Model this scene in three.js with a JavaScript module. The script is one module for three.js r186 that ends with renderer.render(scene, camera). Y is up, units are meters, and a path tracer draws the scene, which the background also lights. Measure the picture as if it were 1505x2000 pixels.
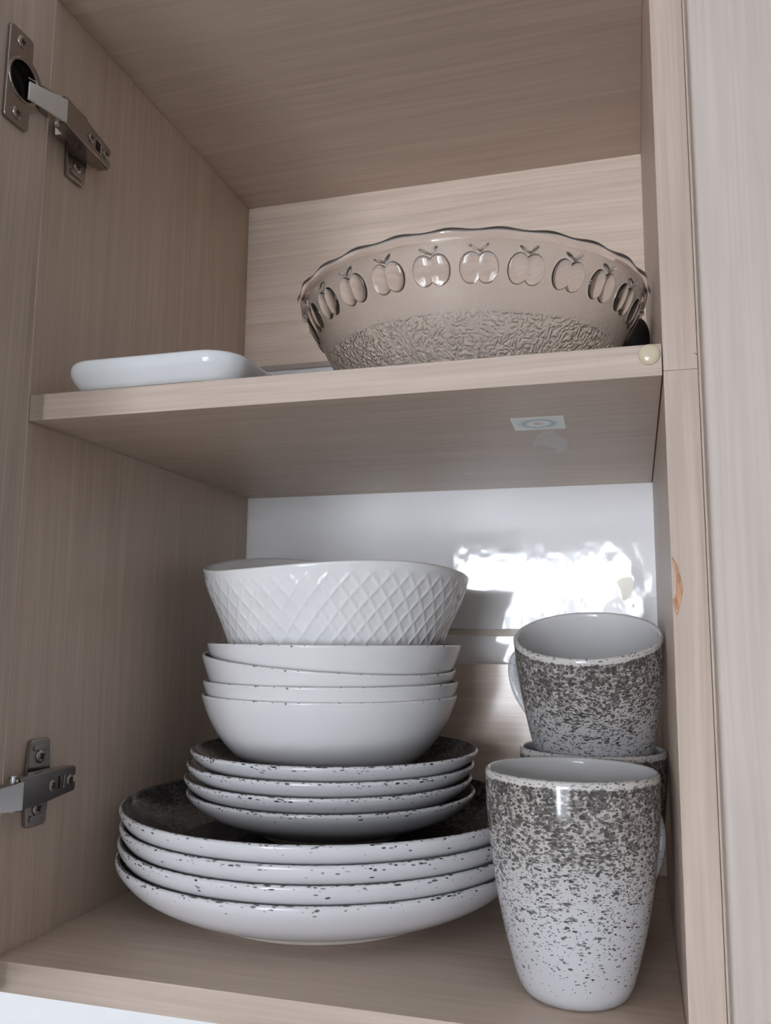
import * as THREE from 'three';
import { RoundedBoxGeometry } from 'three/addons/geometries/RoundedBoxGeometry.js';
import { mergeGeometries } from 'three/addons/utils/BufferGeometryUtils.js';
import { Brush, Evaluator, SUBTRACTION } from 'three-bvh-csg';
import { RectAreaLightUniformsLib } from 'three/addons/lights/RectAreaLightUniformsLib.js';

// ---------------------------------------------------------------- camera, sky, light, exposure
const scene = new THREE.Scene();
const renderer = new THREE.WebGLRenderer({ antialias: true });
renderer.toneMapping = THREE.LinearToneMapping;
renderer.toneMappingExposure = 1.54;
renderer.shadowMap.enabled = true;
const camera = new THREE.PerspectiveCamera(61.71, 1505 / 2000, 0.02, 30);
camera.position.set(0.3517, 0.1819, 0.4279);
camera.rotation.order = 'YXZ';
camera.rotation.set(0.1411, 0.2834, 0.0079);
scene.background = new THREE.Color(0.75, 0.85, 1.0);           // daylight outside the closed room

RectAreaLightUniformsLib.init();
const WIN = { x0: -0.34, x1: 0.36, y0: -0.6, y1: 0.5, z: 2.5 };  // kitchen window opposite the cabinet
const windowLight = new THREE.RectAreaLight(new THREE.Color(0.93, 0.975, 1.07), 17, WIN.x1 - WIN.x0, WIN.y1 - WIN.y0);
windowLight.position.set((WIN.x0 + WIN.x1) / 2, (WIN.y0 + WIN.y1) / 2, WIN.z);
windowLight.lookAt(windowLight.position.x, windowLight.position.y, 0);
scene.add(windowLight);
const PANE_GLOW = 3;

// cabinet measures (metres): inside width, heights, depths
const W = 0.3683, T = 0.016, SHELF_Y = 0.3084, SHELF_TOP = 0.3246, TOP_Y = 0.593, BACK_Z = -0.2924, TILE_Z = -0.3107;
const FLOOR_Y = -1.45, CEIL_Y = 1.1;

// ---------------------------------------------------------------- helpers
function rng(seed) { let a = seed >>> 0; return () => { a = (a + 0x6D2B79F5) | 0; let t = Math.imul(a ^ (a >>> 15), 1 | a); t = (t + Math.imul(t ^ (t >>> 7), 61 | t)) ^ t; return ((t ^ (t >>> 14)) >>> 0) / 4294967296; }; }
function noiseGrid(seed, nx, ny) {                              // periodic value noise: f(u, v) with u, v in 0..1
  const r = rng(seed), g = new Float32Array(nx * ny); for (let i = 0; i < g.length; i++) g[i] = r();
  return (u, v) => {
    let x = (u - Math.floor(u)) * nx, y = (v - Math.floor(v)) * ny; let i = Math.floor(x), j = Math.floor(y); let fx = x - i, fy = y - j;
    fx = fx * fx * (3 - 2 * fx); fy = fy * fy * (3 - 2 * fy); i %= nx; j %= ny; const i1 = (i + 1) % nx, j1 = (j + 1) % ny;
    return (g[j * nx + i] * (1 - fx) + g[j * nx + i1] * fx) * (1 - fy) + (g[j1 * nx + i] * (1 - fx) + g[j1 * nx + i1] * fx) * fy;
  };
}
function dataTex(w, h, fill, srgb = true) {
  const d = new Uint8Array(w * h * 4); fill(d, w, h);
  const t = new THREE.DataTexture(d, w, h, THREE.RGBAFormat); t.wrapS = t.wrapT = THREE.RepeatWrapping;
  t.magFilter = THREE.LinearFilter; t.minFilter = THREE.LinearMipmapLinearFilter; t.generateMipmaps = true;
  if (srgb) t.colorSpace = THREE.SRGBColorSpace; t.needsUpdate = true; return t;
}
const clamp = (v, a, b) => Math.min(b, Math.max(a, v));
const lerp = (a, b, t) => a + (b - a) * t;
const smooth = (a, b, x) => { const t = clamp((x - a) / (b - a), 0, 1); return t * t * (3 - 2 * t); };
const used = new Map();
function numbered(name) { const n = used.get(name) || 0; used.set(name, n + 1); return n ? `${name}_${String(n).padStart(3, '0')}` : name; }
function mesh(name, geo, mat, parent, label) {
  const m = new THREE.Mesh(geo, mat); m.name = parent ? name : numbered(name); m.castShadow = m.receiveShadow = true;
  if (label) m.userData.label = label; (parent || scene).add(m); return m;
}
function thing(name, label, category, pos = [0, 0, 0], group) {
  const g = new THREE.Group(); g.name = numbered(name); g.position.set(...pos); g.userData = { label, category }; if (group) g.userData.group = group; scene.add(g); return g;
}
function copyOf(src, name, label, group, pos) {
  const c = src.clone(); c.name = numbered(name); c.userData = { ...src.userData, label }; if (group) c.userData.group = group; c.position.set(...pos); scene.add(c); return c;
}
function structure(name, geo, mat) { const m = mesh(name, geo, mat); m.userData.kind = 'structure'; return m; }
// box from corner to corner with worn edges; uv in metres, v along the grain axis
let boxSeed = 1;
function box(x0, x1, y0, y1, z0, z1, grain = 'y', r = 0.0006) {
  const w = x1 - x0, h = y1 - y0, d = z1 - z0, g = new RoundedBoxGeometry(w, h, d, 1, Math.min(r, w / 2.5, h / 2.5, d / 2.5));
  g.translate((x0 + x1) / 2, (y0 + y1) / 2, (z0 + z1) / 2);
  const P = g.attributes.position, N = g.attributes.normal, U = g.attributes.uv, rr = rng(977 * boxSeed++), ou = rr(), ov = rr();
  for (let i = 0; i < P.count; i++) {
    const p = [P.getX(i), P.getY(i), P.getZ(i)], n = [Math.abs(N.getX(i)), Math.abs(N.getY(i)), Math.abs(N.getZ(i))];
    const k = n[0] >= n[1] && n[0] >= n[2] ? 0 : n[1] >= n[2] ? 1 : 2; let gi = 'xyz'.indexOf(grain); if (gi === k) gi = (k + 1) % 3;
    const ci = 3 - k - gi; U.setXY(i, p[ci] / 0.5 + ou, p[gi] / 0.5 + ov);
  }
  return g;
}
function spline(pts, n) { return new THREE.SplineCurve(pts.map((p) => new THREE.Vector2(p[0], p[1]))).getSpacedPoints(n); }
function lathe(points, seg = 128) {                             // uv: u round, v by length along the profile
  const g = new THREE.LatheGeometry(points, seg), n = points.length, L = [0];
  for (let i = 1; i < n; i++) L.push(L[i - 1] + points[i].distanceTo(points[i - 1]));
  const U = g.attributes.uv; for (let i = 0; i < U.count; i++) U.setY(i, L[i % n] / L[n - 1]);
  g.userData.total = L[n - 1]; return g;
}
function outward(g) {                                           // make a closed surface face outwards
  const P = g.attributes.position, I = g.index; let v = 0; const a = new THREE.Vector3(), b = new THREE.Vector3(), c = new THREE.Vector3();
  for (let i = 0; i < I.count; i += 3) { a.fromBufferAttribute(P, I.getX(i)); b.fromBufferAttribute(P, I.getX(i + 1)); c.fromBufferAttribute(P, I.getX(i + 2)); v += a.dot(b.cross(c)); }
  if (v < 0) { for (let i = 0; i < I.count; i += 3) { const t = I.getX(i); I.setX(i, I.getX(i + 2)); I.setX(i + 2, t); } g.computeVertexNormals(); }
  return g;
}
const merge = (list) => mergeGeometries(list.map((g) => (g.index ? g.toNonIndexed() : g)));
// flat outline in the (z, y) plane pushed out along x
function plateZY(shape, x0, thick, bevel = 0.0003) {
  const g = new THREE.ExtrudeGeometry(shape, { depth: thick - 2 * bevel, bevelEnabled: bevel > 0, bevelThickness: bevel, bevelSize: bevel, bevelOffset: -bevel, bevelSegments: 2, curveSegments: 16 });
  g.rotateY(Math.PI / 2); g.translate(x0 + bevel, 0, 0); return g;   // shape x becomes -z
}
function roundRect(cx, cy, w, h, r) {
  const s = new THREE.Shape(), x = cx - w / 2, y = cy - h / 2; s.moveTo(x + r, y); s.lineTo(x + w - r, y); s.absarc(x + w - r, y + r, r, -Math.PI / 2, 0); s.lineTo(x + w, y + h - r); s.absarc(x + w - r, y + h - r, r, 0, Math.PI / 2);
  s.lineTo(x + r, y + h); s.absarc(x + r, y + h - r, r, Math.PI / 2, Math.PI); s.lineTo(x, y + r); s.absarc(x + r, y + r, r, Math.PI, Math.PI * 1.5); return s;
}

// ---------------------------------------------------------------- materials
function woodTexture(seed, base, contrast, poreCount) {
  return dataTex(1024, 1024, (d, w, h) => {
    const a = noiseGrid(seed, 420, 9), b = noiseGrid(seed + 1, 130, 5), c = noiseGrid(seed + 2, 26, 3), e = noiseGrid(seed + 3, 9, 4), r = rng(seed + 9);
    const pore = new Float32Array(w * h);
    for (let k = 0; k < poreCount; k++) {
      const x = Math.floor(r() * w), y0 = Math.floor(r() * h), len = 8 + r() * r() * 90, s = 0.25 + 0.75 * r();
      for (let q = 0; q < len; q++) { const i = ((y0 + q) % h | 0) * w + x; pore[i] = Math.max(pore[i], s * Math.sin(Math.PI * (q + 0.5) / len)); }
    }
    for (let y = 0; y < h; y++) for (let x = 0; x < w; x++) {
      const i = y * w + x, u = x / w + 0.006 * e(x / w, y / h), v = y / h;
      const t = contrast * (0.75 * (a(u, v) - 0.5) + 0.6 * (b(u, v) - 0.5) + 0.4 * (c(u, v) - 0.5) + 0.25 * (e(u, v) - 0.5)) - 0.16 * contrast * pore[i];
      const k = 1 + t; for (let q = 0; q < 3; q++) d[i * 4 + q] = clamp(base[q] * (q === 0 ? 1 + t * 0.9 : q === 2 ? 1 + t * 1.15 : k), 0, 255); d[i * 4 + 3] = 255;
    }
  });
}
const oakMap = woodTexture(11, [208, 188, 171], 0.085, 5200);
const oakEdgeMap = woodTexture(41, [189, 172, 158], 0.12, 14000);
const doorMap = woodTexture(71, [192, 181, 172], 0.075, 2500);
const oak = new THREE.MeshPhysicalMaterial({ map: oakMap, roughness: 0.42, specularIntensity: 0.8 });
const oakEdge = new THREE.MeshPhysicalMaterial({ map: oakEdgeMap, roughness: 0.5, specularIntensity: 0.6 });
const oakBack = new THREE.MeshPhysicalMaterial({ map: woodTexture(131, [224, 206, 190], 0.1, 9000), roughness: 0.2, specularIntensity: 1 });
const oakDoor = new THREE.MeshPhysicalMaterial({ map: doorMap, roughness: 0.45, specularIntensity: 0.7 });
const chipboard = new THREE.MeshStandardMaterial({ color: 0x7d6653, roughness: 0.85 });
const glaze = new THREE.MeshPhysicalMaterial({ color: new THREE.Color(0.72, 0.72, 0.735), roughness: 0.12 });
const porcelain = new THREE.MeshPhysicalMaterial({ color: new THREE.Color(0.84, 0.845, 0.85), roughness: 0.1 });
const dishWhite = new THREE.MeshPhysicalMaterial({ color: new THREE.Color(0.68, 0.7, 0.71), roughness: 0.1 });
const unglazed = new THREE.MeshStandardMaterial({ color: new THREE.Color(0.62, 0.57, 0.5), roughness: 0.7 });
const steel = new THREE.MeshStandardMaterial({ color: new THREE.Color(0.4, 0.365, 0.34), metalness: 1, roughness: 0.24 });
const brightSteel = new THREE.MeshStandardMaterial({ color: new THREE.Color(0.72, 0.72, 0.73), metalness: 1, roughness: 0.42 });
const darkSteel = new THREE.MeshStandardMaterial({ color: new THREE.Color(0.05, 0.045, 0.04), metalness: 0.6, roughness: 0.5 });
const tileWave = dataTex(512, 512, (d, w, h) => {
  const a = noiseGrid(5, 22, 14), b = noiseGrid(6, 60, 45), c = noiseGrid(7, 130, 110);
  for (let y = 0; y < h; y++) for (let x = 0; x < w; x++) { const v = 255 * (0.6 * a(x / w, y / h) + 0.3 * b(x / w, y / h) + 0.1 * c(x / w, y / h)), i = (y * w + x) * 4; d[i] = d[i + 1] = d[i + 2] = v; d[i + 3] = 255; }
}, false);
const tileMat = new THREE.MeshPhysicalMaterial({ color: new THREE.Color(0.92, 0.93, 0.94), roughness: 0.06, bumpMap: tileWave, bumpScale: 0.00024 });
const groutMat = new THREE.MeshStandardMaterial({ color: new THREE.Color(0.7, 0.64, 0.56), roughness: 0.9 });
const wallPaint = new THREE.MeshStandardMaterial({ color: new THREE.Color(0.62, 0.62, 0.61), roughness: 0.9 });
const ceilingPaint = new THREE.MeshStandardMaterial({ color: new THREE.Color(0.8, 0.8, 0.79), roughness: 0.9 });
const floorMat = new THREE.MeshPhysicalMaterial({ map: woodTexture(91, [190, 184, 176], 0.1, 6000), roughness: 0.5 });

// speckled glaze: rows(v) gives { n: specks wanted relative to the densest, size, stretch, ground } for profile position v
function speckleTexture(seed, w, h, tries, row, ink = [58, 55, 54]) {
  return dataTex(w, h, (d) => {
    const r = rng(seed), cov = new Float32Array(w * h), clump = noiseGrid(seed + 1, 48, 26), fine = noiseGrid(seed + 2, 190, 90), tone = noiseGrid(seed + 3, 80, 50);
    for (let k = 0; k < tries; k++) {
      const u = r(), v = r(), o = row(v); if (r() > o.n * (0.45 + 1.1 * clump(u, v))) continue;
      const s = o.size * (0.35 + 1.3 * r() * r()), sx = s * (1 + o.stretch * r()), sy = s * (0.6 + 0.45 * r()), a = 0.45 + 0.55 * r(), sl = (r() - 0.5) * 0.9;
      const px = u * w, py = v * h, R = Math.ceil(Math.max(sx, sy) + 1);
      for (let y = -R; y <= R; y++) { const yy = Math.floor(py + y); if (yy < 0 || yy >= h) continue;
        for (let x = -R; x <= R; x++) { const X = (x - sl * y) / sx, Y = y / sy, q = X * X + Y * Y; if (q > 1.6) continue; const xx = ((Math.floor(px + x) % w) + w) % w, i = yy * w + xx; cov[i] = Math.max(cov[i], a * clamp(2.2 - 2.2 * q + 0.9 * (fine(xx / w, yy / h) - 0.5), 0, 1)); } }
    }
    for (let y = 0; y < h; y++) { const o = row((y + 0.5) / h); for (let x = 0; x < w; x++) {
      const i = y * w + x, u = x / w, v = y / h; let c = cov[i]; if (o.wash) c = Math.max(c, o.wash * smooth(0.25, 0.75, tone(u, v) * 0.5 + fine(u, v) * 0.5)); c *= o.mask ?? 1;
      for (let q = 0; q < 3; q++) d[i * 4 + q] = lerp(o.ground[q], ink[q], c); d[i * 4 + 3] = 255; } }
  });
}

// ---------------------------------------------------------------- the setting: tiled kitchen wall and the room behind the camera
const RX0 = -1.3, RX1 = 2.0, RZ1 = WIN.z + 0.03;
const wallBack = structure('wall_back', new THREE.BoxGeometry(RX1 - RX0 + 0.2, CEIL_Y - FLOOR_Y, 0.1).translate((RX0 + RX1) / 2, (CEIL_Y + FLOOR_Y) / 2, -0.3115 - 0.05), groutMat);
{
  const cols = [[-1.3, -0.986], [-0.982, -0.286], [-0.282, 0.418], [0.422, 1.12], [1.124, 2.0]], rows = [[-1.02, -0.42], [-0.416, 0.1815], [0.1858, 0.7858]];
  for (const [y0, y1] of rows) for (const [x0, x1] of cols) {
    const t = mesh('tile', box(x0, x1, y0, y1, -0.3165, TILE_Z, 'y', 0.0012), tileMat, wallBack);
    if (x0 < 0 && x1 > 0.3 && y1 > 0.7) {
      const s = new THREE.Shape(); s.moveTo(0.3365, 0.226); s.quadraticCurveTo(0.342, 0.231, 0.349, 0.23); s.quadraticCurveTo(0.353, 0.222, 0.348, 0.217); s.quadraticCurveTo(0.345, 0.209, 0.341, 0.211); s.quadraticCurveTo(0.341, 0.219, 0.3365, 0.226);
      mesh('stain', new THREE.ExtrudeGeometry(s, { depth: 0.0003, bevelEnabled: false, curveSegments: 8 }).translate(0, 0, TILE_Z), new THREE.MeshStandardMaterial({ color: new THREE.Color(0.86, 0.83, 0.64), roughness: 0.2 }), t, 'yellowish stain');
    }
  }
}
structure('wall_left', new THREE.BoxGeometry(0.1, CEIL_Y - FLOOR_Y, RZ1 + 0.5).translate(RX0 - 0.05, (CEIL_Y + FLOOR_Y) / 2, (RZ1 - 0.5) / 2 + 0.1), wallPaint);
structure('wall_right', new THREE.BoxGeometry(0.1, CEIL_Y - FLOOR_Y, RZ1 + 0.5).translate(RX1 + 0.05, (CEIL_Y + FLOOR_Y) / 2, (RZ1 - 0.5) / 2 + 0.1), wallPaint);
structure('floor', new THREE.BoxGeometry(RX1 - RX0 + 0.2, 0.1, RZ1 + 0.6).translate((RX0 + RX1) / 2, FLOOR_Y - 0.05, (RZ1 - 0.4) / 2 + 0.05), floorMat);
structure('ceiling', new THREE.BoxGeometry(RX1 - RX0 + 0.2, 0.1, RZ1 + 0.6).translate((RX0 + RX1) / 2, CEIL_Y + 0.05, (RZ1 - 0.4) / 2 + 0.05), ceilingPaint);
{
  const s = new THREE.Shape(); s.moveTo(RX0, FLOOR_Y); s.lineTo(RX1, FLOOR_Y); s.lineTo(RX1, CEIL_Y); s.lineTo(RX0, CEIL_Y); s.closePath();
  const hole = new THREE.Path(); hole.moveTo(WIN.x0 - 0.05, WIN.y0 - 0.05); hole.lineTo(WIN.x0 - 0.05, WIN.y1 + 0.05); hole.lineTo(WIN.x1 + 0.05, WIN.y1 + 0.05); hole.lineTo(WIN.x1 + 0.05, WIN.y0 - 0.05); hole.closePath(); s.holes.push(hole);
  structure('wall_front', new THREE.ExtrudeGeometry(s, { depth: 0.12, bevelEnabled: false }).translate(0, 0, RZ1), wallPaint);
  const white = new THREE.MeshStandardMaterial({ color: 0xe8e8e6, roughness: 0.4 });
  const { x0, x1, y0, y1 } = WIN, z0 = WIN.z + 0.012, z1 = RZ1 + 0.05, xm = x0 + (x1 - x0) * 0.62;
  const win = structure('window_1', merge([box(x0 - 0.05, x0, y0 - 0.05, y1 + 0.05, z0, z1), box(x1, x1 + 0.05, y0 - 0.05, y1 + 0.05, z0, z1), box(x0, x1, y1, y1 + 0.05, z0, z1), box(x0, x1, y0 - 0.05, y0, z0, z1)]), white);
  mesh('window_pane', new THREE.BoxGeometry(x1 - x0, y1 - y0, 0.006).translate((x0 + x1) / 2, (y0 + y1) / 2, WIN.z + 0.03), new THREE.MeshStandardMaterial({ color: 0x222222, emissive: new THREE.Color(0.93, 0.975, 1.07), emissiveIntensity: PANE_GLOW, roughness: 0.3 }), win);
  mesh('window_sill', box(x0 - 0.08, x1 + 0.08, y0 - 0.08, y0 - 0.05, WIN.z - 0.09, RZ1 - 0.001), white, win);
}

{
  const cloth = new THREE.MeshPhysicalMaterial({ color: 0xf4f4f2, transmission: 0.25, roughness: 1, thickness: 0, side: THREE.DoubleSide });
  const strip = (x0, x1, y0, y1, seed) => { const g = new THREE.PlaneGeometry(x1 - x0, y1 - y0, Math.ceil((x1 - x0) / 0.006), 12), P = g.attributes.position, n = noiseGrid(seed, 9, 4); g.translate((x0 + x1) / 2, (y0 + y1) / 2, WIN.z - 0.05); for (let i = 0; i < P.count; i++) P.setZ(i, P.getZ(i) + 0.011 * Math.sin(P.getX(i) * 150 + 2 * n(P.getX(i), P.getY(i)))); g.computeVertexNormals(); return g; };
  const cur = thing('curtain', 'sheer white pleated curtain in front of the kitchen window, seen only mirrored in the tiles', 'curtain');
  for (const [x0, x1, y0, y1] of [[-0.13, WIN.x1 + 0.03, WIN.y0, 0.27], [-0.035, -0.01, 0.27, 0.5], [0.075, 0.12, 0.27, 0.5], [0.175, 0.195, 0.27, 0.5], [0.27, 0.31, 0.27, 0.45]]) mesh('pleat', strip(x0, x1, y0, y1, 301), cloth, cur);
  mesh('curtain_rod', new THREE.CylinderGeometry(0.008, 0.008, WIN.x1 - WIN.x0 + 0.24, 20).rotateZ(Math.PI / 2).translate((WIN.x0 + WIN.x1) / 2, WIN.y1 + 0.02, WIN.z - 0.05), brightSteel, cur);
}

// ---------------------------------------------------------------- the wall cabinet: body, shelf, door, hinges
const cabinet = thing('wall_cabinet', 'open light oak wall cabinet with one shelf holding all the crockery', 'cabinet');
{
  mesh('side_panel', box(-T, 0, -T, TOP_Y + T, -0.3106, 0), oak, cabinet);
  const right = mesh('side_panel', box(W, W + T, -T, TOP_Y + T, -0.3106, -0.0006), oak, cabinet);
  mesh('edge_band', box(W, W + T, -T, 0.3104, -0.0006, 0, 'y', 0.0003), oakEdge, right);
  mesh('edge_band', box(W, W + T, 0.3106, TOP_Y + T, -0.0006, 0, 'y', 0.0003), oakEdge, right);
  const chip = new THREE.Shape(); chip.moveTo(0.3687, 0.2195); chip.quadraticCurveTo(0.3717, 0.215, 0.3722, 0.2095); chip.quadraticCurveTo(0.3738, 0.205, 0.3722, 0.1985); chip.quadraticCurveTo(0.3712, 0.1955, 0.3702, 0.1915); chip.quadraticCurveTo(0.3692, 0.1945, 0.3686, 0.199); chip.quadraticCurveTo(0.3706, 0.2, 0.3705, 0.2055); chip.quadraticCurveTo(0.3706, 0.213, 0.3687, 0.2195);
  const chipMap = dataTex(128, 256, (d, w, h) => { const a = noiseGrid(31, 14, 12), b = noiseGrid(32, 40, 30); for (let i = 0; i < w * h; i++) { const u = (i % w) / w, v = Math.floor(i / w) / h, t = clamp(0.15 + 0.9 * a(u, v) + 0.5 * (b(u, v) - 0.5), 0, 1); d[i * 4] = lerp(140, 205, t); d[i * 4 + 1] = lerp(84, 156, t); d[i * 4 + 2] = lerp(48, 118, t); d[i * 4 + 3] = 255; } });
  const cg = new THREE.ExtrudeGeometry(chip, { depth: 0.0005, bevelEnabled: true, bevelSize: 0.0001, bevelThickness: 0.0002, bevelSegments: 1, curveSegments: 10 });
  { const P = cg.attributes.position, U = cg.attributes.uv; for (let i = 0; i < P.count; i++) U.setXY(i, (P.getX(i) - 0.3686) / 0.006, (P.getY(i) - 0.191) / 0.029); }
  mesh('chip', cg.translate(0, 0, -0.0002), new THREE.MeshStandardMaterial({ map: chipMap, roughness: 0.5 }), right, 'orange brown glue-filled chip');
  const tick = new THREE.Shape([[0.3828, 0.3186], [0.3836, 0.3179], [0.3842, 0.3183], [0.3842, 0.3168], [0.3838, 0.3175], [0.3829, 0.3182]].map(([x, y]) => new THREE.Vector2(x, y)));
  mesh('crack', new THREE.ExtrudeGeometry(tick, { depth: 0.0003, bevelEnabled: false }), chipboard, right, 'tiny brown crack');
  mesh('top_panel', box(0, W, TOP_Y, TOP_Y + T, -0.3106, -0.0002, 'x'), oak, cabinet);
  const bottom = mesh('bottom_panel', box(0, W, -T, 0, -0.3106, -0.0006, 'x'), oak, cabinet);
  mesh('edge_band', box(0, W, -T, 0, -0.0006, 0, 'x', 0.0003), oakEdge, bottom);
  mesh('back_panel', box(0, W, 0.4318, TOP_Y, -0.3084, BACK_Z, 'x'), oakBack, cabinet);
  mesh('back_panel', box(0, W, 0, 0.158, -0.3084, BACK_Z, 'x'), oakBack, cabinet);

  const shelf = mesh('shelf', box(0.0008, W - 0.0005, SHELF_Y, SHELF_TOP, -0.3104, -0.0006, 'x'), oak, cabinet);
  mesh('edge_band', box(0.0008, W - 0.0005, SHELF_Y, SHELF_TOP, -0.0006, 0.0001, 'x', 0.0003), oakEdge, shelf);
  // printed sticker on the underside
  const cv = document.createElement('canvas'); cv.width = cv.height = 256; const c = cv.getContext('2d');
  c.fillStyle = '#d9dcd8'; c.fillRect(0, 0, 256, 256);
  c.strokeStyle = '#7fa3a6'; c.lineWidth = 26; c.beginPath(); c.arc(128, 128, 74, 0, 7); c.stroke();
  c.strokeStyle = '#9db6b8'; c.lineWidth = 5; c.beginPath(); c.arc(128, 128, 96, 0, 7); c.stroke();
  c.fillStyle = '#e2e2de'; c.beginPath(); c.arc(128, 128, 58, 0, 7); c.fill();
  c.fillStyle = '#c9a9a6'; c.beginPath(); c.ellipse(124, 130, 20, 32, 0.2, 0, 7); c.fill(); c.fillStyle = '#d8c2bd'; c.beginPath(); c.ellipse(146, 120, 14, 24, -0.3, 0, 7); c.fill();
  const ct = new THREE.CanvasTexture(cv); ct.colorSpace = THREE.SRGBColorSpace;
  const sg = new RoundedBoxGeometry(0.031, 0.0003, 0.0308, 1, 0.0001); { const P = sg.attributes.position, U = sg.attributes.uv; for (let i = 0; i < P.count; i++) U.setXY(i, P.getX(i) / 0.031 + 0.5, 0.5 - P.getZ(i) / 0.0308); }
  const st = mesh('sticker', sg, new THREE.MeshPhysicalMaterial({ map: ct, roughness: 0.3 }), shelf, 'square white sticker printed with a teal ring'); st.position.set(0.2988, SHELF_Y - 0.00016, -0.0823); st.rotation.y = 0.03;
  const scr = new THREE.Shape([[0.2882, 0.1498], [0.289, 0.138], [0.2914, 0.1272], [0.2945, 0.117], [0.2972, 0.1105], [0.3015, 0.107], [0.3054, 0.1051], [0.307, 0.112], [0.3087, 0.1185], [0.311, 0.122], [0.3123, 0.1298], [0.3118, 0.1433], [0.3104, 0.154], [0.3086, 0.1625], [0.305, 0.166], [0.3018, 0.1711], [0.3024, 0.162], [0.302, 0.155], [0.2995, 0.1475], [0.2962, 0.1421], [0.2935, 0.1435], [0.291, 0.1465]].map(([x, z]) => new THREE.Vector2(x, z)));
  const scrap = new THREE.ExtrudeGeometry(scr, { depth: 0.0002, bevelEnabled: false }); scrap.rotateX(-Math.PI / 2); scrap.translate(0, SHELF_Y - 0.0002, 0);
  mesh('paper_scrap', scrap, new THREE.MeshStandardMaterial({ color: new THREE.Color(0.86, 0.82, 0.78), roughness: 0.5 }), shelf, 'torn remnant of a white paper label');
  const scratch = new THREE.Shape([[0.2245, 0.226], [0.2262, 0.2295], [0.2285, 0.2345], [0.231, 0.2455], [0.2278, 0.2375], [0.2252, 0.232]].map(([x, z]) => new THREE.Vector2(x, z)));
  const sgeo = new THREE.ExtrudeGeometry(scratch, { depth: 0.0001, bevelEnabled: false }); sgeo.rotateX(-Math.PI / 2); sgeo.translate(0, SHELF_Y - 0.0001, 0);
  mesh('scratch', sgeo, new THREE.MeshStandardMaterial({ color: new THREE.Color(0.86, 0.82, 0.78), roughness: 0.5 }), shelf, 'small pale scratch');
  // clear soft bumper dome on the shelf edge
  const dome = lathe(spline([[0.0052, 0], [0.0053, 0.0004], [0.0047, 0.0012], [0.0032, 0.0019], [0.0012, 0.0022], [0, 0.00225]], 24), 48); dome.rotateX(Math.PI / 2);
  mesh('bumper_pad', dome.translate(0.3620, 0.3193, 0.0001), new THREE.MeshPhysicalMaterial({ color: new THREE.Color(0.58, 0.5, 0.36), roughness: 0.15 }), shelf, 'round yellowish translucent bumper pad');

  let door = new Brush(box(-0.004, 0.012, -T, TOP_Y + T, 0.0155, 0.41, 'y', 0.0002)); const csg = new Evaluator(); csg.useGroups = false;
  for (const yc of [0.5035, 0.0918]) { const bore = new Brush(new THREE.CylinderGeometry(0.0127, 0.0127, 0.02, 48).rotateZ(Math.PI / 2).translate(0.0115, yc, 0.0408)); bore.updateMatrixWorld(); door = csg.evaluate(door, bore, SUBTRACTION); }
  mesh('door', door.geometry, oakEdge, cabinet);

  for (const yc of [0.5035, 0.0918]) {
    const hinge = new THREE.Group(); hinge.name = 'hinge'; cabinet.add(hinge); hinge.position.y = yc;
    // wing plate screwed to the side panel: a rounded cross bar under a raised base
    const wing = new THREE.Shape(), zc = 0.0268;
    wing.moveTo(zc - 0.0105, -0.009); wing.lineTo(zc - 0.0092, -0.0225); wing.quadraticCurveTo(zc - 0.009, -0.0255, zc - 0.006, -0.0255); wing.lineTo(zc + 0.006, -0.0255); wing.quadraticCurveTo(zc + 0.009, -0.0255, zc + 0.0092, -0.0225); wing.lineTo(zc + 0.0105, -0.009);
    wing.lineTo(zc + 0.0105, 0.009); wing.lineTo(zc + 0.0092, 0.0225); wing.quadraticCurveTo(zc + 0.009, 0.0255, zc + 0.006, 0.0255); wing.lineTo(zc - 0.006, 0.0255); wing.quadraticCurveTo(zc - 0.009, 0.0255, zc - 0.0092, 0.0225); wing.lineTo(zc - 0.0105, 0.009); wing.closePath();
    mesh('mounting_plate', merge([plateZY(wing, 0.0001, 0.003, 0.0008), plateZY(roundRect(0.0245, 0, 0.043, 0.0125, 0.002), 0.0025, 0.0055, 0.0006),
      plateZY(roundRect(zc, 0.0205, 0.013, 0.0035, 0.0012), 0.0028, 0.0012, 0.0003), plateZY(roundRect(zc, -0.0205, 0.013, 0.0035, 0.0012), 0.0028, 0.0012, 0.0003)]), steel, hinge);
    for (const sy of [-1, 1]) {
      const head = lathe(spline([[0, 0], [0.0038, 0], [0.0041, 0.0006], [0.0032, 0.0014], [0.0012, 0.0016], [0, 0.0016]], 16), 28); head.rotateZ(-Math.PI / 2);
      const s = mesh('screw', head, steel, hinge); s.position.set(0.0029, sy * 0.0152, -zc);
      const slot = mesh('screw_slot', merge([new THREE.BoxGeometry(0.0006, 0.0042, 0.0009), new THREE.BoxGeometry(0.0006, 0.0009, 0.0042)]), darkSteel, hinge); slot.position.set(0.0046, sy * 0.0152, -zc); slot.rotation.x = 0.5;
    }
    // arm: folded channel running forward and out over the cabinet edge
        const top = new THREE.Shape(); top.moveTo(-0.011, -0.0088); top.lineTo(0.014, -0.0088); top.lineTo(0.046, -0.0072); top.quadraticCurveTo(0.0478, -0.007, 0.0478, -0.005); top.lineTo(0.0478, -0.002); top.lineTo(0.0445, -0.0016); top.lineTo(0.0445, 0.0016); top.lineTo(0.0478, 0.002); top.lineTo(0.0478, 0.005); top.quadraticCurveTo(0.0478, 0.007, 0.046, 0.0072); top.lineTo(0.014, 0.0088); top.lineTo(-0.011, 0.0088); top.closePath();
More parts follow.
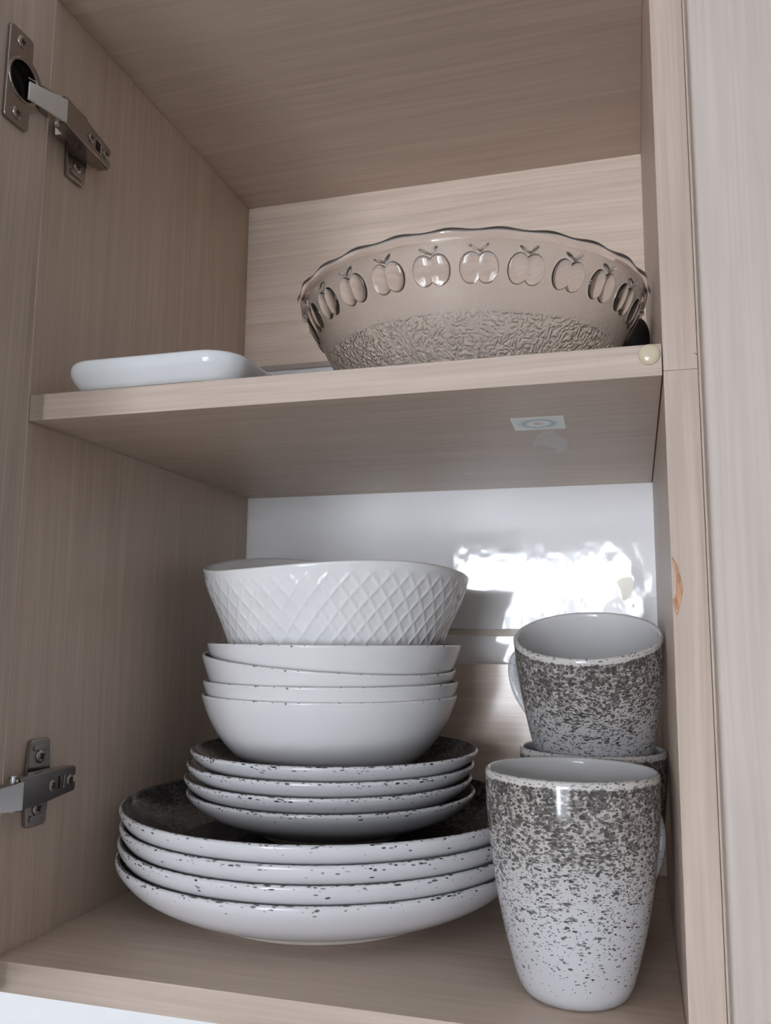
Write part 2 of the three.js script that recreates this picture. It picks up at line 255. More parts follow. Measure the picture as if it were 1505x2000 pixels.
    const hole = new THREE.Path(); hole.moveTo(0.0275, -0.0036); hole.lineTo(0.0275, 0.0036); hole.lineTo(0.0345, 0.0036); hole.lineTo(0.0345, -0.0036); hole.closePath(); top.holes.push(hole);
    const side = (s) => { const g = new THREE.BoxGeometry(0.0072, 0.0012, 0.058, 1, 1, 1); g.rotateX(-s * 0.03); g.translate(-0.0035, s * 0.0078, -0.0184); return g; };
    const tilt = (g) => { g.rotateY(0.125); g.translate(0.0185, 0, 0); return g; };
    mesh('arm', tilt(merge([plateZY(top, 0, 0.0014, 0.0004), side(1), side(-1)])), steel, hinge);
    mesh('arm_slot', tilt(new THREE.BoxGeometry(0.0008, 0.0071, 0.0069).translate(-0.0016, 0, -0.031)), darkSteel, hinge);
    for (const z of [-0.0205, -0.0405]) {
      const head = lathe(spline([[0, 0], [0.003, 0], [0.0034, 0.0005], [0.0027, 0.0012], [0.0009, 0.0013], [0, 0.0012]], 16), 28); head.rotateZ(-Math.PI / 2); head.translate(0.0013, 0, z);
      mesh('screw', tilt(head), steel, hinge);
      const slot = merge([new THREE.BoxGeometry(0.0005, 0.0034, 0.0008), new THREE.BoxGeometry(0.0005, 0.0008, 0.0034)]); slot.rotateX(0.6); slot.translate(0.0025, 0, z); mesh('screw_slot', tilt(slot), darkSteel, hinge);
    }
    // link between arm and cup, with its pivot pins
    const link = new RoundedBoxGeometry(0.0016, 0.0152, 0.0275, 2, 0.0006); { const P = link.attributes.position; for (let i = 0; i < P.count; i++) P.setY(i, P.getY(i) * lerp(1.02, 0.76, P.getZ(i) / 0.0275 + 0.5) - 0.0012 * (P.getZ(i) / 0.0275 + 0.5)); } link.rotateY(-0.29); link.translate(0.0172, -0.0008, 0.0225); 
    mesh('link', link, brightSteel, hinge);
    const cheek = (s) => { const g = new RoundedBoxGeometry(0.006, 0.0012, 0.026, 1, 0.0004); g.rotateY(-0.29); g.translate(0.0142, s * 0.0068 - 0.0008, 0.0225); return g; };
    mesh('link_cheek', merge([cheek(1), cheek(-1)]), steel, hinge);
    const pin = new THREE.CylinderGeometry(0.0016, 0.0016, 0.0196, 20).translate(0.0152, 0, 0.0105); mesh('pivot_pin', pin, brightSteel, hinge);
    // cup with flange sunk in the door
    const flange = roundRect(-0.0445, 0, 0.0205, 0.059, 0.003); 
    const cut = new THREE.Path(); cut.absarc(-0.0408, 0, 0.0118, 0, Math.PI * 2); 
    const cupRing = new THREE.Shape(); cupRing.absarc(-0.0408, 0, 0.0133, 0, Math.PI * 2); const cupHole = new THREE.Path(); cupHole.absarc(-0.0408, 0, 0.0117, 0, Math.PI * 2, true); cupRing.holes.push(cupHole);
    const fl = new THREE.Shape(); fl.moveTo(-0.0545, -0.0265); fl.quadraticCurveTo(-0.0545, -0.0295, -0.0515, -0.0295); fl.lineTo(-0.0372, -0.0295); fl.quadraticCurveTo(-0.0345, -0.0295, -0.0345, -0.0265); fl.lineTo(-0.0345, -0.0157);
    fl.absarc(-0.0408, 0, 0.0168, -1.187, 1.187, false); fl.lineTo(-0.0345, 0.0265); fl.quadraticCurveTo(-0.0345, 0.0295, -0.0372, 0.0295); fl.lineTo(-0.0515, 0.0295); fl.quadraticCurveTo(-0.0545, 0.0295, -0.0545, 0.0265); fl.closePath(); fl.holes.push(cut);
    mesh('cup_flange', merge([plateZY(fl, 0.0121, 0.0024, 0.0004), plateZY(cupRing, 0.0119, 0.0032, 0.0003)]), steel, hinge);
    const cup = lathe(spline([[0.0126, 0.0015], [0.0124, -0.0015], [0.0122, -0.004], [0.0115, -0.008], [0.006, -0.0095], [0, -0.0096]], 24), 48); cup.rotateZ(-Math.PI / 2); cup.translate(0.0128, 0, 0.0408);
    mesh('cup', cup, darkSteel, hinge);
    for (const sy of [-1, 1]) {
      const head = lathe(spline([[0, 0], [0.0036, 0], [0.0038, 0.0005], [0.003, 0.0011], [0.001, 0.0011], [0, 0.001]], 16), 28); head.rotateZ(-Math.PI / 2); head.translate(0.0143, sy * 0.0225, 0.0445); mesh('screw', head, steel, hinge);
      const slot = merge([new THREE.BoxGeometry(0.0005, 0.0036, 0.0008), new THREE.BoxGeometry(0.0005, 0.0008, 0.0036)]); slot.rotateX(0.4); slot.translate(0.0154, sy * 0.0225, 0.0445); mesh('screw_slot', slot, darkSteel, hinge);
    }
  }
}
// the neighbouring cabinet on the right, closed
{
  const n = thing('wall_cabinet', 'neighbouring light oak wall cabinet with a closed pale door, cut off at the right', 'cabinet');
  mesh('side_panel', box(W + T + 0.0002, W + 2 * T, -T, TOP_Y + T, -0.3106, -0.0015), oak, n);
  mesh('top_panel', box(W + 2 * T, 0.9, TOP_Y, TOP_Y + T, -0.3106, 0, 'x'), oak, n);
  mesh('bottom_panel', box(W + 2 * T, 0.9, -T, 0, -0.3106, 0, 'x'), oak, n);
  mesh('side_panel', box(0.9, 0.916, -T, TOP_Y + T, -0.3106, 0), oak, n);
  mesh('door', box(W + T + 0.0009, 0.914, -T + 0.001, TOP_Y + T - 0.001, 0.002, 0.018, 'y', 0.0022), oakDoor, n);
}

// ---------------------------------------------------------------- plates
const WHITE = [212, 212, 215];
function plateTexture(seed, rimV, len) {                        // v runs from the foot over the rim to the middle of the upper face
  return speckleTexture(seed, 2048, 1024, 110000, (v) => {
    const mm = (v - rimV) * len * 1000;                            // millimetres past the rim
    if (mm < -8) return { n: 0, size: 1, stretch: 0, ground: WHITE, mask: 0 };
    if (mm < 0.2) return { n: 0.015 + 0.3 * Math.pow(smooth(-5.5, 0.3, mm), 2), size: 2.1, stretch: 1.1, ground: WHITE };
    const t = smooth(0.2, 1.8, mm); return { n: lerp(0.4, 1, t), size: 2.8, stretch: 1.2, ground: [lerp(WHITE[0], 112, t), lerp(WHITE[1], 108, t), lerp(WHITE[2], 105, t)], wash: 0.55 * t };
  }, [48, 46, 45]);
}
// outline: outside from the foot up, rounded rim of the wall's thickness, inside down to the middle
function plateGeometry(out, wall, floorY, floorR) {
  const outer = spline(out, 60), m = outer.length, inner = [];
  const normal = (i) => { const a = outer[Math.max(0, i - 1)], b = outer[Math.min(m - 1, i + 1)], l = Math.hypot(b.x - a.x, b.y - a.y); return [-(b.y - a.y) / l, (b.x - a.x) / l]; };
  const [nx, ny] = normal(m - 1), tip = outer[m - 1], tx = ny, ty = -nx, h = wall * 0.5;   // half round over the rim
  for (let k = 1; k < 8; k++) { const a = Math.PI * k / 8; inner.push(new THREE.Vector2(tip.x + nx * h * (1 - Math.cos(a)) + tx * h * Math.sin(a), tip.y + ny * h * (1 - Math.cos(a)) + ty * h * Math.sin(a))); }
  for (let i = m - 1; i >= 0; i--) { const [ax, ay] = normal(i), x = outer[i].x + ax * wall, y = outer[i].y + ay * wall; if (x < floorR || y < floorY + 0.0004) break; inner.push(new THREE.Vector2(x, y)); }
  const e = inner[inner.length - 1]; inner.push(new THREE.Vector2(lerp(e.x, floorR * 0.9, 0.6), lerp(e.y, floorY, 0.8)), new THREE.Vector2(floorR * 0.85, floorY), new THREE.Vector2(floorR * 0.4, floorY), new THREE.Vector2(0, floorY));
  const pts = outer.concat(inner); let L = 0, LO = 0; for (let i = 1; i < pts.length; i++) { L += pts[i].distanceTo(pts[i - 1]); if (i === m + 2) LO = L; }
  const g = lathe(pts, 160); g.userData.rimV = LO / L; g.userData.pts = pts; g.userData.len = L; return g;
}
const footRing = (r0, h) => lathe(spline([[r0 - 0.0038, h], [r0 - 0.0036, 0.0006], [r0 - 0.002, 0], [r0 - 0.0006, 0.0003], [r0 + 0.0002, 0.0012], [r0 + 0.0012, h]], 24), 128);
const PX = 0.1412, PZ = -0.152;

const dinnerGeo = plateGeometry([[0, 0.0035], [0.06, 0.0033], [0.083, 0.0034], [0.092, 0.0056], [0.105, 0.0101], [0.1165, 0.0153], [0.1258, 0.0212], [0.1322, 0.0275], [0.1357, 0.0321], [0.1368, 0.0346], [0.1371, 0.036]], 0.0036, 0.0102, 0.086);
const dinnerFoot = footRing(0.0825, 0.0042);
const dinnerMat = new THREE.MeshPhysicalMaterial({ map: plateTexture(101, dinnerGeo.userData.rimV, dinnerGeo.userData.len), roughness: 0.14 });
const dinnerLabels = ['large speckled dinner plate at the bottom of the stack, resting on the cabinet floor', 'large speckled dinner plate, second from the bottom of the stack', 'large speckled dinner plate directly under the topmost large plate', 'topmost large speckled dinner plate, carrying the small plates'];
const dinner = thing('dinner_plate', dinnerLabels[0], 'plate', [PX - 0.0006, 0, PZ], 'stacked dinner plates');
mesh('plate_body', dinnerGeo, dinnerMat, dinner); mesh('foot_ring', dinnerFoot, unglazed, dinner, 'cream unglazed foot ring');
[[0.0005, 0.0104], [0.0012, 0.0208], [0.0006, 0.0312]].forEach(([dx, y], k) => { const c = copyOf(dinner, 'dinner_plate', dinnerLabels[k + 1], null, [PX + dx, y, PZ]); c.rotation.y = 1.3 * (k + 1); });

const D0 = 0.0312 + 0.0104, DZ = -0.172, BZ = -0.185;         // the small plates and the bowls stand further back
const dessertGeo = plateGeometry([[0, 0.0046], [0.03, 0.0045], [0.049, 0.0046], [0.058, 0.0063], [0.068, 0.0095], [0.078, 0.0133], [0.0872, 0.0175], [0.0947, 0.0226], [0.0999, 0.0272], [0.1018, 0.0301]], 0.0033, 0.0089, 0.051);
const dessertFoot = footRing(0.0485, 0.0052);
const dessertMat = new THREE.MeshPhysicalMaterial({ map: plateTexture(131, dessertGeo.userData.rimV, dessertGeo.userData.len), roughness: 0.14 });
const dessertLabels = ['small speckled plate at the bottom of the small stack, on the large plates', 'small speckled plate, second from the bottom of the small stack', 'small speckled plate, third from the bottom of the small stack', 'topmost small speckled plate, with the white bowls standing on it'];
const dessert = thing('dessert_plate', dessertLabels[0], 'plate', [0.1388, D0, DZ], 'stacked small plates');
mesh('plate_body', dessertGeo, dessertMat, dessert); mesh('foot_ring', dessertFoot, unglazed, dessert, 'cream unglazed foot ring');
[[0.1368, 0.0093], [0.1384, 0.0186], [0.1409, 0.0279]].forEach(([x, y], k) => { const c = copyOf(dessert, 'dessert_plate', dessertLabels[k + 1], null, [x, D0 + y, DZ]); c.rotation.y = 0.9 * (k + 1); });

// ---------------------------------------------------------------- bowls
const B0 = D0 + 0.0279 + 0.0092;                                // inside floor of the topmost small plate
const BH = 0.0579;
const bowlOut = [[0, 0.0042], [0.02, 0.0042], [0.036, 0.0042], [0.044, 0.0045], [0.0525, 0.0064], [0.061, 0.0107], [0.0702, 0.0176], [0.08, 0.0288], [0.087, 0.0405], [0.0921, 0.0525], [0.0938, BH]];
const bowlGeo = plateGeometry(bowlOut, 0.0023, 0.0080, 0.037);
const bowlFoot = footRing(0.035, 0.005);
const bowlMat = new THREE.MeshPhysicalMaterial({ roughness: 0.12, map: speckleTexture(151, 2048, 512, 40000, (v) => {
  const mm = (v - bowlGeo.userData.rimV) * bowlGeo.userData.len * 1000, white = [231, 230, 231]; if (mm < -3) return { n: 0, size: 1, stretch: 0, ground: white, mask: 0 };
  const t = smooth(0.8, 3, mm); return { n: lerp(0.3 * smooth(-1.6, 0, mm), 1, t), size: lerp(1.3, 2.2, t), stretch: 1.6, ground: [lerp(229, 140, t), lerp(228, 137, t), lerp(229, 134, t)], wash: 0.5 * t };
}) });
const bowlLabels = ['plain white bowl at the bottom, standing on the small plates', 'plain white bowl, second from the bottom of the bowl stack', 'plain white bowl sitting tilted in the stack, its left side raised', 'plain white bowl directly under the diamond-patterned bowl'];
const bowl = thing('cereal_bowl', bowlLabels[0], 'bowl', [0.1318, B0, BZ], 'stacked white bowls');
mesh('bowl_body', bowlGeo, bowlMat, bowl); mesh('foot_ring', bowlFoot, unglazed, bowl);
const bowlRims = [[0.1326, 0.1463, 0, 0], [0.1309, 0.161, -0.0735, 0.034], [0.1349, 0.173, 0, 0]];
bowlRims.forEach(([x, y, tz, tx], k) => { const c = copyOf(bowl, 'cereal_bowl', bowlLabels[k + 1], null, [x, y - BH, BZ]); c.rotation.set(tx, 0, tz); if (tz) c.position.set(x + tz * BH, y - BH, BZ - tx * BH); });

// bowl with quilted diamonds and a wavy rim
{
  const cx = 0.1353, R0 = 0.0994, seg = 924, Y0 = 0.142;
  const rimY = (a) => 0.2298 + 0.0064 * Math.cos(2 * (a - 0.785)) + 0.0077 * Math.cos(a - 3.84);   // a: from +x towards +z
  const outP = new THREE.SplineCurve([[0.0, 0.0], [0.053, 0.0], [0.0655, 0.0025], [0.0705, 0.012], [0.0772, 0.0275], [0.0828, 0.043], [0.0892, 0.058], [0.0945, 0.07], [R0, 0.0855]].map((p) => new THREE.Vector2(...p)));
  const N1 = 110, prof = outP.getSpacedPoints(N1), rows = [];
  for (const p of prof) rows.push([p.x, p.y / 0.0855, 1]);
  rows.push([R0 - 0.0009, 1.012, 0], [R0 - 0.0024, 1.012, 0], [R0 - 0.0034, 0.998, 0]);
  for (let i = N1; i >= 0; i -= 4) { const p = prof[i]; if (p.x < 0.061) break; rows.push([p.x - 0.0038, Math.max(p.y, 0.004) / 0.0855, 0]); }
  rows.push([0.05, 0.05, 0], [0, 0.048, 0]);
  const pos = [], idx = [], uv = [], n = rows.length;
  const tri = (t) => { const f = t - Math.floor(t); return Math.abs(f - 0.5) * 2; };             // 1 on the ridge, 0 between
  for (let j = 0; j <= seg; j++) {
    const a = (j / seg) * Math.PI * 2, ry = rimY(a) - Y0;
    for (let i = 0; i < n; i++) {
      let [r, f, o] = rows[i]; const y = f * ry * (1) + Y0; let d = 0;
      if (o && r > 0.069) {
        const h = (y - Y0), q = 44 * (j / seg), s = 44 * Math.log(r / 0.06) * 0 + h / 0.0135 * 0.86;
        const e1 = tri(q + s), e2 = tri(q - s), k = Math.max(e1, e2); const fade = smooth(rimY(a) - 0.0035, rimY(a) - 0.0085, y) ;
        d = fade * (0.00085 * Math.pow(k, 4) - 0.0002);
      }
      pos.push((r + d) * Math.cos(a), y, (r + d) * Math.sin(a)); uv.push(j / seg, i / n);
    }
  }
  for (let j = 0; j < seg; j++) for (let i = 0; i < n - 1; i++) { const p = j * n + i, q = p + n; idx.push(p, p + 1, q, q, p + 1, q + 1); }
  const g = new THREE.BufferGeometry(); g.setAttribute('position', new THREE.Float32BufferAttribute(pos, 3)); g.setAttribute('uv', new THREE.Float32BufferAttribute(uv, 2)); g.setIndex(idx); g.computeVertexNormals();
  outward(g); g.translate(0, -Y0, 0);
  const pb = thing('serving_bowl', 'white bowl with raised diamond lattice and wavy rim on top of the stack', 'bowl', [cx, Y0, BZ]);
  mesh('bowl_body', g, porcelain, pb);
}

// ---------------------------------------------------------------- mugs
{
  const H = 0.1113, out = [[0, 0.0008], [0.018, 0.0006], [0.0245, 0], [0.0272, 0.0022], [0.0302, 0.0085], [0.0332, 0.019], [0.0365, 0.0318], [0.0399, 0.0485], [0.0424, 0.066], [0.0447, 0.087], [0.0454, 0.101], [0.0455, H - 0.001]];
  const o = spline(out, 60), ins = spline([[0.0455, H - 0.001], [0.0449, H + 0.0001], [0.0436, H + 0.0001], [0.0428, H - 0.0012], [0.0422, 0.1], [0.041, 0.085], [0.039, 0.066], [0.0365, 0.05], [0.0325, 0.034], [0.028, 0.02], [0.022, 0.0095], [0.012, 0.006], [0, 0.0055]], 70);
  const pts = o.concat(ins.slice(1)); pts[pts.length - 1].x = 0; let L = 0, LO = 0, LF = 0; for (let i = 1; i < pts.length; i++) { L += pts[i].distanceTo(pts[i - 1]); if (i === o.length - 1) LO = L; if (pts[i].x < 0.0272 && i < 40) LF = L; }
  const body = lathe(pts, 128), ro = LO / L, rf = LF / L, ground = [199, 198, 199];
  const mugMap = speckleTexture(211, 2048, 2048, 150000, (v) => {
    if (v > ro + 0.008) return { n: 0, size: 1, stretch: 0, ground: [214, 214, 214], mask: 0 };
    const t = (v - rf) / (ro - rf);                              // 0 at the foot, 1 at the rim
    if (t < 0) return { n: 0, size: 1, stretch: 0, ground, mask: 0 };
    if (t > 0.977) return { n: 0.14, size: 4, stretch: 1, ground: [206, 202, 198], mask: 0.8 };
    const low = smooth(0.02, 0.62, t), high = smooth(0.45, 0.97, t), warm = smooth(0.3, 0.9, t);
    return { n: 0.045 * smooth(0.0, 0.2, t) + 0.24 * Math.pow(low, 1.6) + 0.33 * high + 0.5 * smooth(0.95, 0.975, t), size: 3.7 + 4.2 * high, stretch: 1.8 * (1 - high), ground: [lerp(198, 190, warm), lerp(198, 184, warm), lerp(201, 178, warm)], wash: 0.25 * high };
  }, [74, 70, 68]);
  const mugMat = new THREE.MeshPhysicalMaterial({ map: mugMap, roughness: 0.1 });
  const handleMap = speckleTexture(231, 512, 512, 1500, () => ({ n: 0.16, size: 4, stretch: 2, ground: [212, 212, 215] }));
  const handleMat = new THREE.MeshPhysicalMaterial({ map: handleMap, roughness: 0.1 });
  // ear handle: an oval section swept along a curve in the x, y plane
  const path = new THREE.CatmullRomCurve3([[0.0425, 0.0855], [0.053, 0.0875], [0.064, 0.083], [0.0697, 0.071], [0.0667, 0.0565], [0.0575, 0.046], [0.0465, 0.0395], [0.0355, 0.037]].map(([x, y]) => new THREE.Vector3(x, y, 0)));
  const NS = 56, NR = 20, hp = [], hu = [], hi = [];
  for (let i = 0; i <= NS; i++) {
    const p = path.getPointAt(i / NS), t = path.getTangentAt(i / NS), nx = t.y, ny = -t.x, e = i / NS, flare = 1 + 0.35 * (Math.pow(1 - e, 8) + Math.pow(e, 8));
    for (let k = 0; k <= NR; k++) { const a = (k / NR) * Math.PI * 2, c = Math.cos(a), s = Math.sin(a); const w = 0.0058 * flare, th = 0.0033 * flare; hp.push(p.x + nx * th * s, p.y + ny * th * s, w * Math.sign(c) * Math.pow(Math.abs(c), 0.8)); hu.push(k / NR, e * 2); }
  }
  for (let i = 0; i < NS; i++) for (let k = 0; k < NR; k++) { const a = i * (NR + 1) + k, b = a + NR + 1; hi.push(a, b, a + 1, a + 1, b, b + 1); }
  const hg = new THREE.BufferGeometry(); hg.setAttribute('position', new THREE.Float32BufferAttribute(hp, 3)); hg.setAttribute('uv', new THREE.Float32BufferAttribute(hu, 2)); hg.setIndex(hi); hg.computeVertexNormals();

  const mug = thing('mug', 'tall speckled grey and white mug standing in front, nearest the cabinet edge', 'mug', [0.3157, 0, -0.054], 'speckled mugs');
  mesh('mug_body', body, mugMat, mug); mesh('handle', hg, handleMat, mug, 'white handle with few specks'); mug.rotation.y = 0.9;
  const lower = copyOf(mug, 'mug', 'speckled mug mostly hidden behind the front mug, carrying another mug', null, [0.3222, 0, -0.1478]); lower.rotation.y = 1.9;
  const upper = copyOf(mug, 'mug', 'speckled mug stacked tilted inside another mug, white interior facing out', null, [0, 0, 0]);
  const q = new THREE.Quaternion().setFromUnitVectors(new THREE.Vector3(0, 1, 0), new THREE.Vector3(-0.0184, 1, 0.345).normalize());
  upper.quaternion.copy(q).multiply(new THREE.Quaternion().setFromAxisAngle(new THREE.Vector3(0, 1, 0), 2.44));
  const axis = new THREE.Vector3(0, 1, 0).applyQuaternion(q); upper.position.set(0.3219, 0.1826, -0.1268).addScaledVector(axis, -H);
}

// ---------------------------------------------------------------- upper shelf: white dish, smoked glass bowl, black container
{
  const S = 0.058, cxD = 0.082, czD = -0.049;
  // rounded square rings from the base out over the rim and back down inside: [half side, corner radius, y]
  const rings = [[0, 0, 0.0012], [S - 0.022, 0.012, 0.0012], [S - 0.012, 0.016, 0.0011], [S - 0.0095, 0.0175, 0], [S - 0.0068, 0.018, 0.0002], [S - 0.0048, 0.019, 0.0022], [S - 0.0022, 0.02, 0.006], [S - 0.001, 0.021, 0.0084], [S - 0.0003, 0.0215, 0.0096], [S, 0.0218, 0.0125], [S - 0.0002, 0.022, 0.0146], [S - 0.001, 0.0213, 0.0158], [S - 0.0024, 0.02, 0.0161], [S - 0.0036, 0.019, 0.0154], [S - 0.0044, 0.018, 0.013], [S - 0.006, 0.017, 0.0085], [S - 0.009, 0.015, 0.005], [S - 0.014, 0.012, 0.0042], [0, 0, 0.0042]];
  const per = 176, pos = [], idx = [];
  const rr = (half, rad, t) => { const side = 2 * (half - rad), arc = Math.PI * rad / 2, tot = 4 * (side + arc) || 1; let s = t * tot; for (let k = 0; k < 4; k++) { const a0 = k * Math.PI / 2, c = Math.cos(a0), n = Math.sin(a0); let lx, ly; if (s <= side) { lx = half; ly = -side / 2 + s; } else if (s <= side + arc) { const a = (s - side) / (rad || 1); lx = half - rad + rad * Math.cos(a); ly = side / 2 + rad * Math.sin(a); } else { s -= side + arc; continue; } return [c * lx - n * ly, n * lx + c * ly]; } const q = rr(half, rad, 0); return q; };
  for (const [h, r, y] of rings) for (let k = 0; k < per; k++) { const [x, z] = h ? rr(h, r, k / per) : [0, 0]; pos.push(x, y, -z); }
  for (let i = 0; i < rings.length - 1; i++) for (let k = 0; k < per; k++) { const a = i * per + k, b = i * per + (k + 1) % per; idx.push(a, b, a + per, b, b + per, a + per); }
  const g = new THREE.BufferGeometry(); g.setAttribute('position', new THREE.Float32BufferAttribute(pos, 3)); g.setIndex(idx); g.computeVertexNormals(); outward(g);
  g.setAttribute('uv', new THREE.Float32BufferAttribute(new Float32Array(pos.length / 3 * 2), 2));
  const dish = thing('square_dish', 'small square white porcelain dish with rounded corners on the upper shelf', 'dish', [cxD, SHELF_TOP, czD]); mesh('dish_body', g, dishWhite, dish);
}
{
  const gx = 0.2494, gz = -0.128;
  const out = [[0, 0.0016], [0.035, 0.0014], [0.047, 0.0008], [0.0535, 0.0004], [0.058, 0.0024], [0.0655, 0.0078], [0.0742, 0.0148], [0.0842, 0.0246], [0.0928, 0.0352], [0.0982, 0.0442], [0.1026, 0.0528], [0.1074, 0.0616], [0.1112, 0.0688], [0.1132, 0.0722], [0.1148, 0.0742], [0.1172, 0.0766]];
  const inn = [[0.1172, 0.0766], [0.1177, 0.0782], [0.1168, 0.0797], [0.115, 0.0798], [0.1136, 0.0784], [0.112, 0.0757], [0.109, 0.0706], [0.1048, 0.0632], [0.0998, 0.0542], [0.0952, 0.0455], [0.0896, 0.0364], [0.081, 0.0262], [0.071, 0.0168], [0.062, 0.01], [0.054, 0.0068], [0.04, 0.0062], [0, 0.006]];
  const po = spline(out, 90), pin = spline(inn, 80), pts = po.concat(pin.slice(1)), seg = 500, n = pts.length; let L = [0]; for (let i = 1; i < n; i++) L.push(L[i - 1] + pts[i].distanceTo(pts[i - 1])); const T0 = L[n - 1];
  const at = (y) => { for (let i = 1; i < po.length; i++) if (po[i].y >= y && po[i].x > 0.06) return L[i] / T0; return 0; };
  const vTex = at(0.0385), vApple = at(0.0607), vRim = at(0.0735), vOut = L[po.length - 1] / T0;
  const pos = [], uv = [], idx = [];
  for (let j = 0; j <= seg; j++) { const a = j / seg * Math.PI * 2; for (let i = 0; i < n; i++) { const p = pts[i], k = smooth(0.1135, 0.1172, p.x), d = k * 0.0006 * Math.cos(25 * a + 0.4); pos.push((p.x + d) * Math.cos(a), Math.max(p.y, 0) + k * 0.0005 * Math.cos(25 * a + 0.4), (p.x + d) * Math.sin(a)); uv.push(j / seg, L[i] / T0); } }
  for (let j = 0; j < seg; j++) for (let i = 0; i < n - 1; i++) { const p = j * n + i, q = p + n; idx.push(p, p + 1, q, q, p + 1, q + 1); }
  const g = new THREE.BufferGeometry(); g.setAttribute('position', new THREE.Float32BufferAttribute(pos, 3)); g.setAttribute('uv', new THREE.Float32BufferAttribute(uv, 2)); g.setIndex(idx); g.computeVertexNormals(); outward(g);
  // frosted outside (leathery low down, finely stippled above) with clear apples, clear rim and inside
  const TW = 2048, TH = 1024, A0 = 77 / 360, circ = 2 * Math.PI * 0.107;
  const appleAt = (u, v) => { let k = (u - A0) * 25; k -= Math.round(k); const x = k / 25 * circ, y = (v - vApple) * T0; const lobe = (s) => { const X = (x - s * 0.0044) / 0.0066, Y = y / 0.0089; return X * X + Y * Y; }; return Math.min(lobe(1), lobe(-1)); };
  const roughMap = dataTex(TW, TH, (d, w, h) => { for (let y = 0; y < h; y++) for (let x = 0; x < w; x++) { const u = x / w, v = (y + 0.5) / h, i = (y * w + x) * 4; let r = 0.42; if (v > vRim) r = 0.04; else if (v > vTex && appleAt(u, v) < 1) r = 0.06; else if (v < vTex) r = 0.3; d[i] = d[i + 1] = d[i + 2] = r * 255; d[i + 3] = 255; } }, false);
  const bump = dataTex(TW, TH, (d, w, h) => { const a = noiseGrid(61, 260, 125), b = noiseGrid(62, 460, 210), c = noiseGrid(63, 700, 400), wx = noiseGrid(64, 60, 30);
    for (let y = 0; y < h; y++) for (let x = 0; x < w; x++) { const u = x / w, v = (y + 0.5) / h, i = (y * w + x) * 4, uu = u + 0.008 * wx(u, v); const lea = 1 - Math.abs(2 * (0.65 * a(uu, v) + 0.35 * b(uu, v)) - 1) * 2.2, k = 1 - smooth(vTex - 0.004, vTex + 0.004, v); let m = k * lea * 0.8 + (1 - k) * 0.16 * c(u, v); if (v > vRim - 0.004 || (v > vTex && appleAt(u, v) < 1.05)) m = 0.08; d[i] = d[i + 1] = d[i + 2] = clamp(m, 0, 1) * 255; d[i + 3] = 255; } }, false);
  const tint = { transmission: 1, ior: 1.5, thickness: 0.004, attenuationColor: new THREE.Color(0.93, 0.885, 0.855), attenuationDistance: 0.011 };
  const glass = new THREE.MeshPhysicalMaterial({ color: 0xffffff, roughness: 1, roughnessMap: roughMap, bumpMap: bump, bumpScale: 0.0009, ...tint });
  const clear = new THREE.MeshPhysicalMaterial({ color: 0xffffff, roughness: 0.04, ...tint });
  const gb = thing('glass_bowl', 'large smoky brown glass bowl with embossed apples and scalloped rim', 'bowl', [gx, SHELF_TOP, gz]);
  mesh('bowl_body', g, glass, gb);
  // apples: two swollen lobes, a stalk and a leaf, lying on the sloping wall
  const appleG = (() => {
    const NA = 72, NR = 9, P = [], I = [], q1 = (x, y, s) => ((x - s * 0.0044) / 0.0066) ** 2 + (y / 0.0089) ** 2, q = (x, y) => Math.min(q1(x, y, 1), q1(x, y, -1));
    for (const side of [1, -1]) for (let i = 0; i <= NR; i++) for (let k = 0; k < NA; k++) {
      const a = k / NA * Math.PI * 2, c = Math.cos(a), n = Math.sin(a); let lo = 0, hi = 0.02; for (let t = 0; t < 30; t++) { const m = (lo + hi) / 2; if (q(c * m, n * m) < 1) lo = m; else hi = m; }
      const f = Math.sin((i / NR) * Math.PI / 2) * lo, x = c * f, y = n * f, z = (side > 0 ? 0.0019 : -0.0004) * Math.pow(Math.max(0, 1 - q(x, y)), 0.4); P.push(x, y, i === NR ? 0 : z);
    }
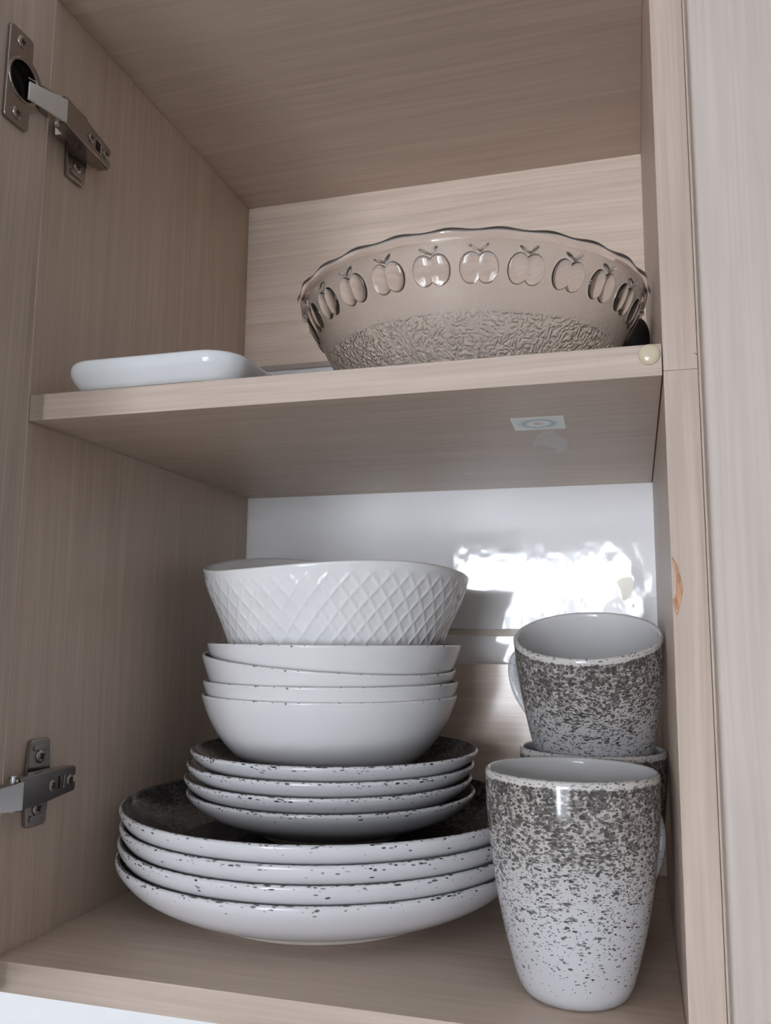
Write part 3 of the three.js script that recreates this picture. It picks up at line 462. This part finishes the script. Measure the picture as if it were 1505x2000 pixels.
    const half = (NR + 1) * NA; for (const b of [0, half]) for (let i = 0; i < NR; i++) for (let k = 0; k < NA; k++) { const u = b + i * NA + k, v = b + i * NA + (k + 1) % NA; if (b) I.push(u, v, u + NA, v, v + NA, u + NA); else I.push(u, u + NA, v, v, u + NA, v + NA); }
    const g = new THREE.BufferGeometry(); g.setAttribute('position', new THREE.Float32BufferAttribute(P, 3)); g.setAttribute('uv', new THREE.Float32BufferAttribute(new Float32Array(P.length / 3 * 2), 2)); g.setIndex(I); g.computeVertexNormals(); return outward(g);
  })();
  const leafG = (s) => { const l = new THREE.SphereGeometry(1, 16, 12).scale(0.0034, 0.0011, 0.0019); l.rotateZ(s * 0.62 + 0.12); l.translate(s * 0.0027, 0.0107, 0.0011); return l; };
  const leafM = merge([leafG(1), leafG(-1)]);
  const slope = Math.atan2(0.1112 - 0.0982, 0.0688 - 0.0442);
  for (let k = 0; k < 25; k++) {
    const a = (77 + 14.4 * k) * Math.PI / 180, f = new THREE.Matrix4().makeRotationY(Math.PI / 2 - a).multiply(new THREE.Matrix4().makeTranslation(0, 0.0607, 0.1068)).multiply(new THREE.Matrix4().makeRotationX(slope));
    const m = mesh('apple_relief', appleG, clear, gb); m.applyMatrix4(f); const l = mesh('leaf_relief', leafM, clear, m); void l;
  }
}
{
  const b = thing('container', 'small black container with a rounded top, half hidden behind the glass bowl', 'container', [0.3562, SHELF_TOP, -0.2]);
  const black = new THREE.MeshPhysicalMaterial({ color: new THREE.Color(0.012, 0.012, 0.013), roughness: 0.5 });
  mesh('container_body', lathe(spline([[0, 0], [0.0105, 0], [0.0113, 0.001], [0.0114, 0.02], [0.0114, 0.045], [0.0113, 0.062]], 40), 48), black, b);
  mesh('cap', lathe(spline([[0.0115, 0.0622], [0.0116, 0.07], [0.0109, 0.078], [0.008, 0.0845], [0.0035, 0.0872], [0, 0.0875]], 40), 48), black, b, 'rounded black cap');
}

scene.traverse((o) => { if (o.isMesh) o.castShadow = o.receiveShadow = true; });
renderer.render(scene, camera);
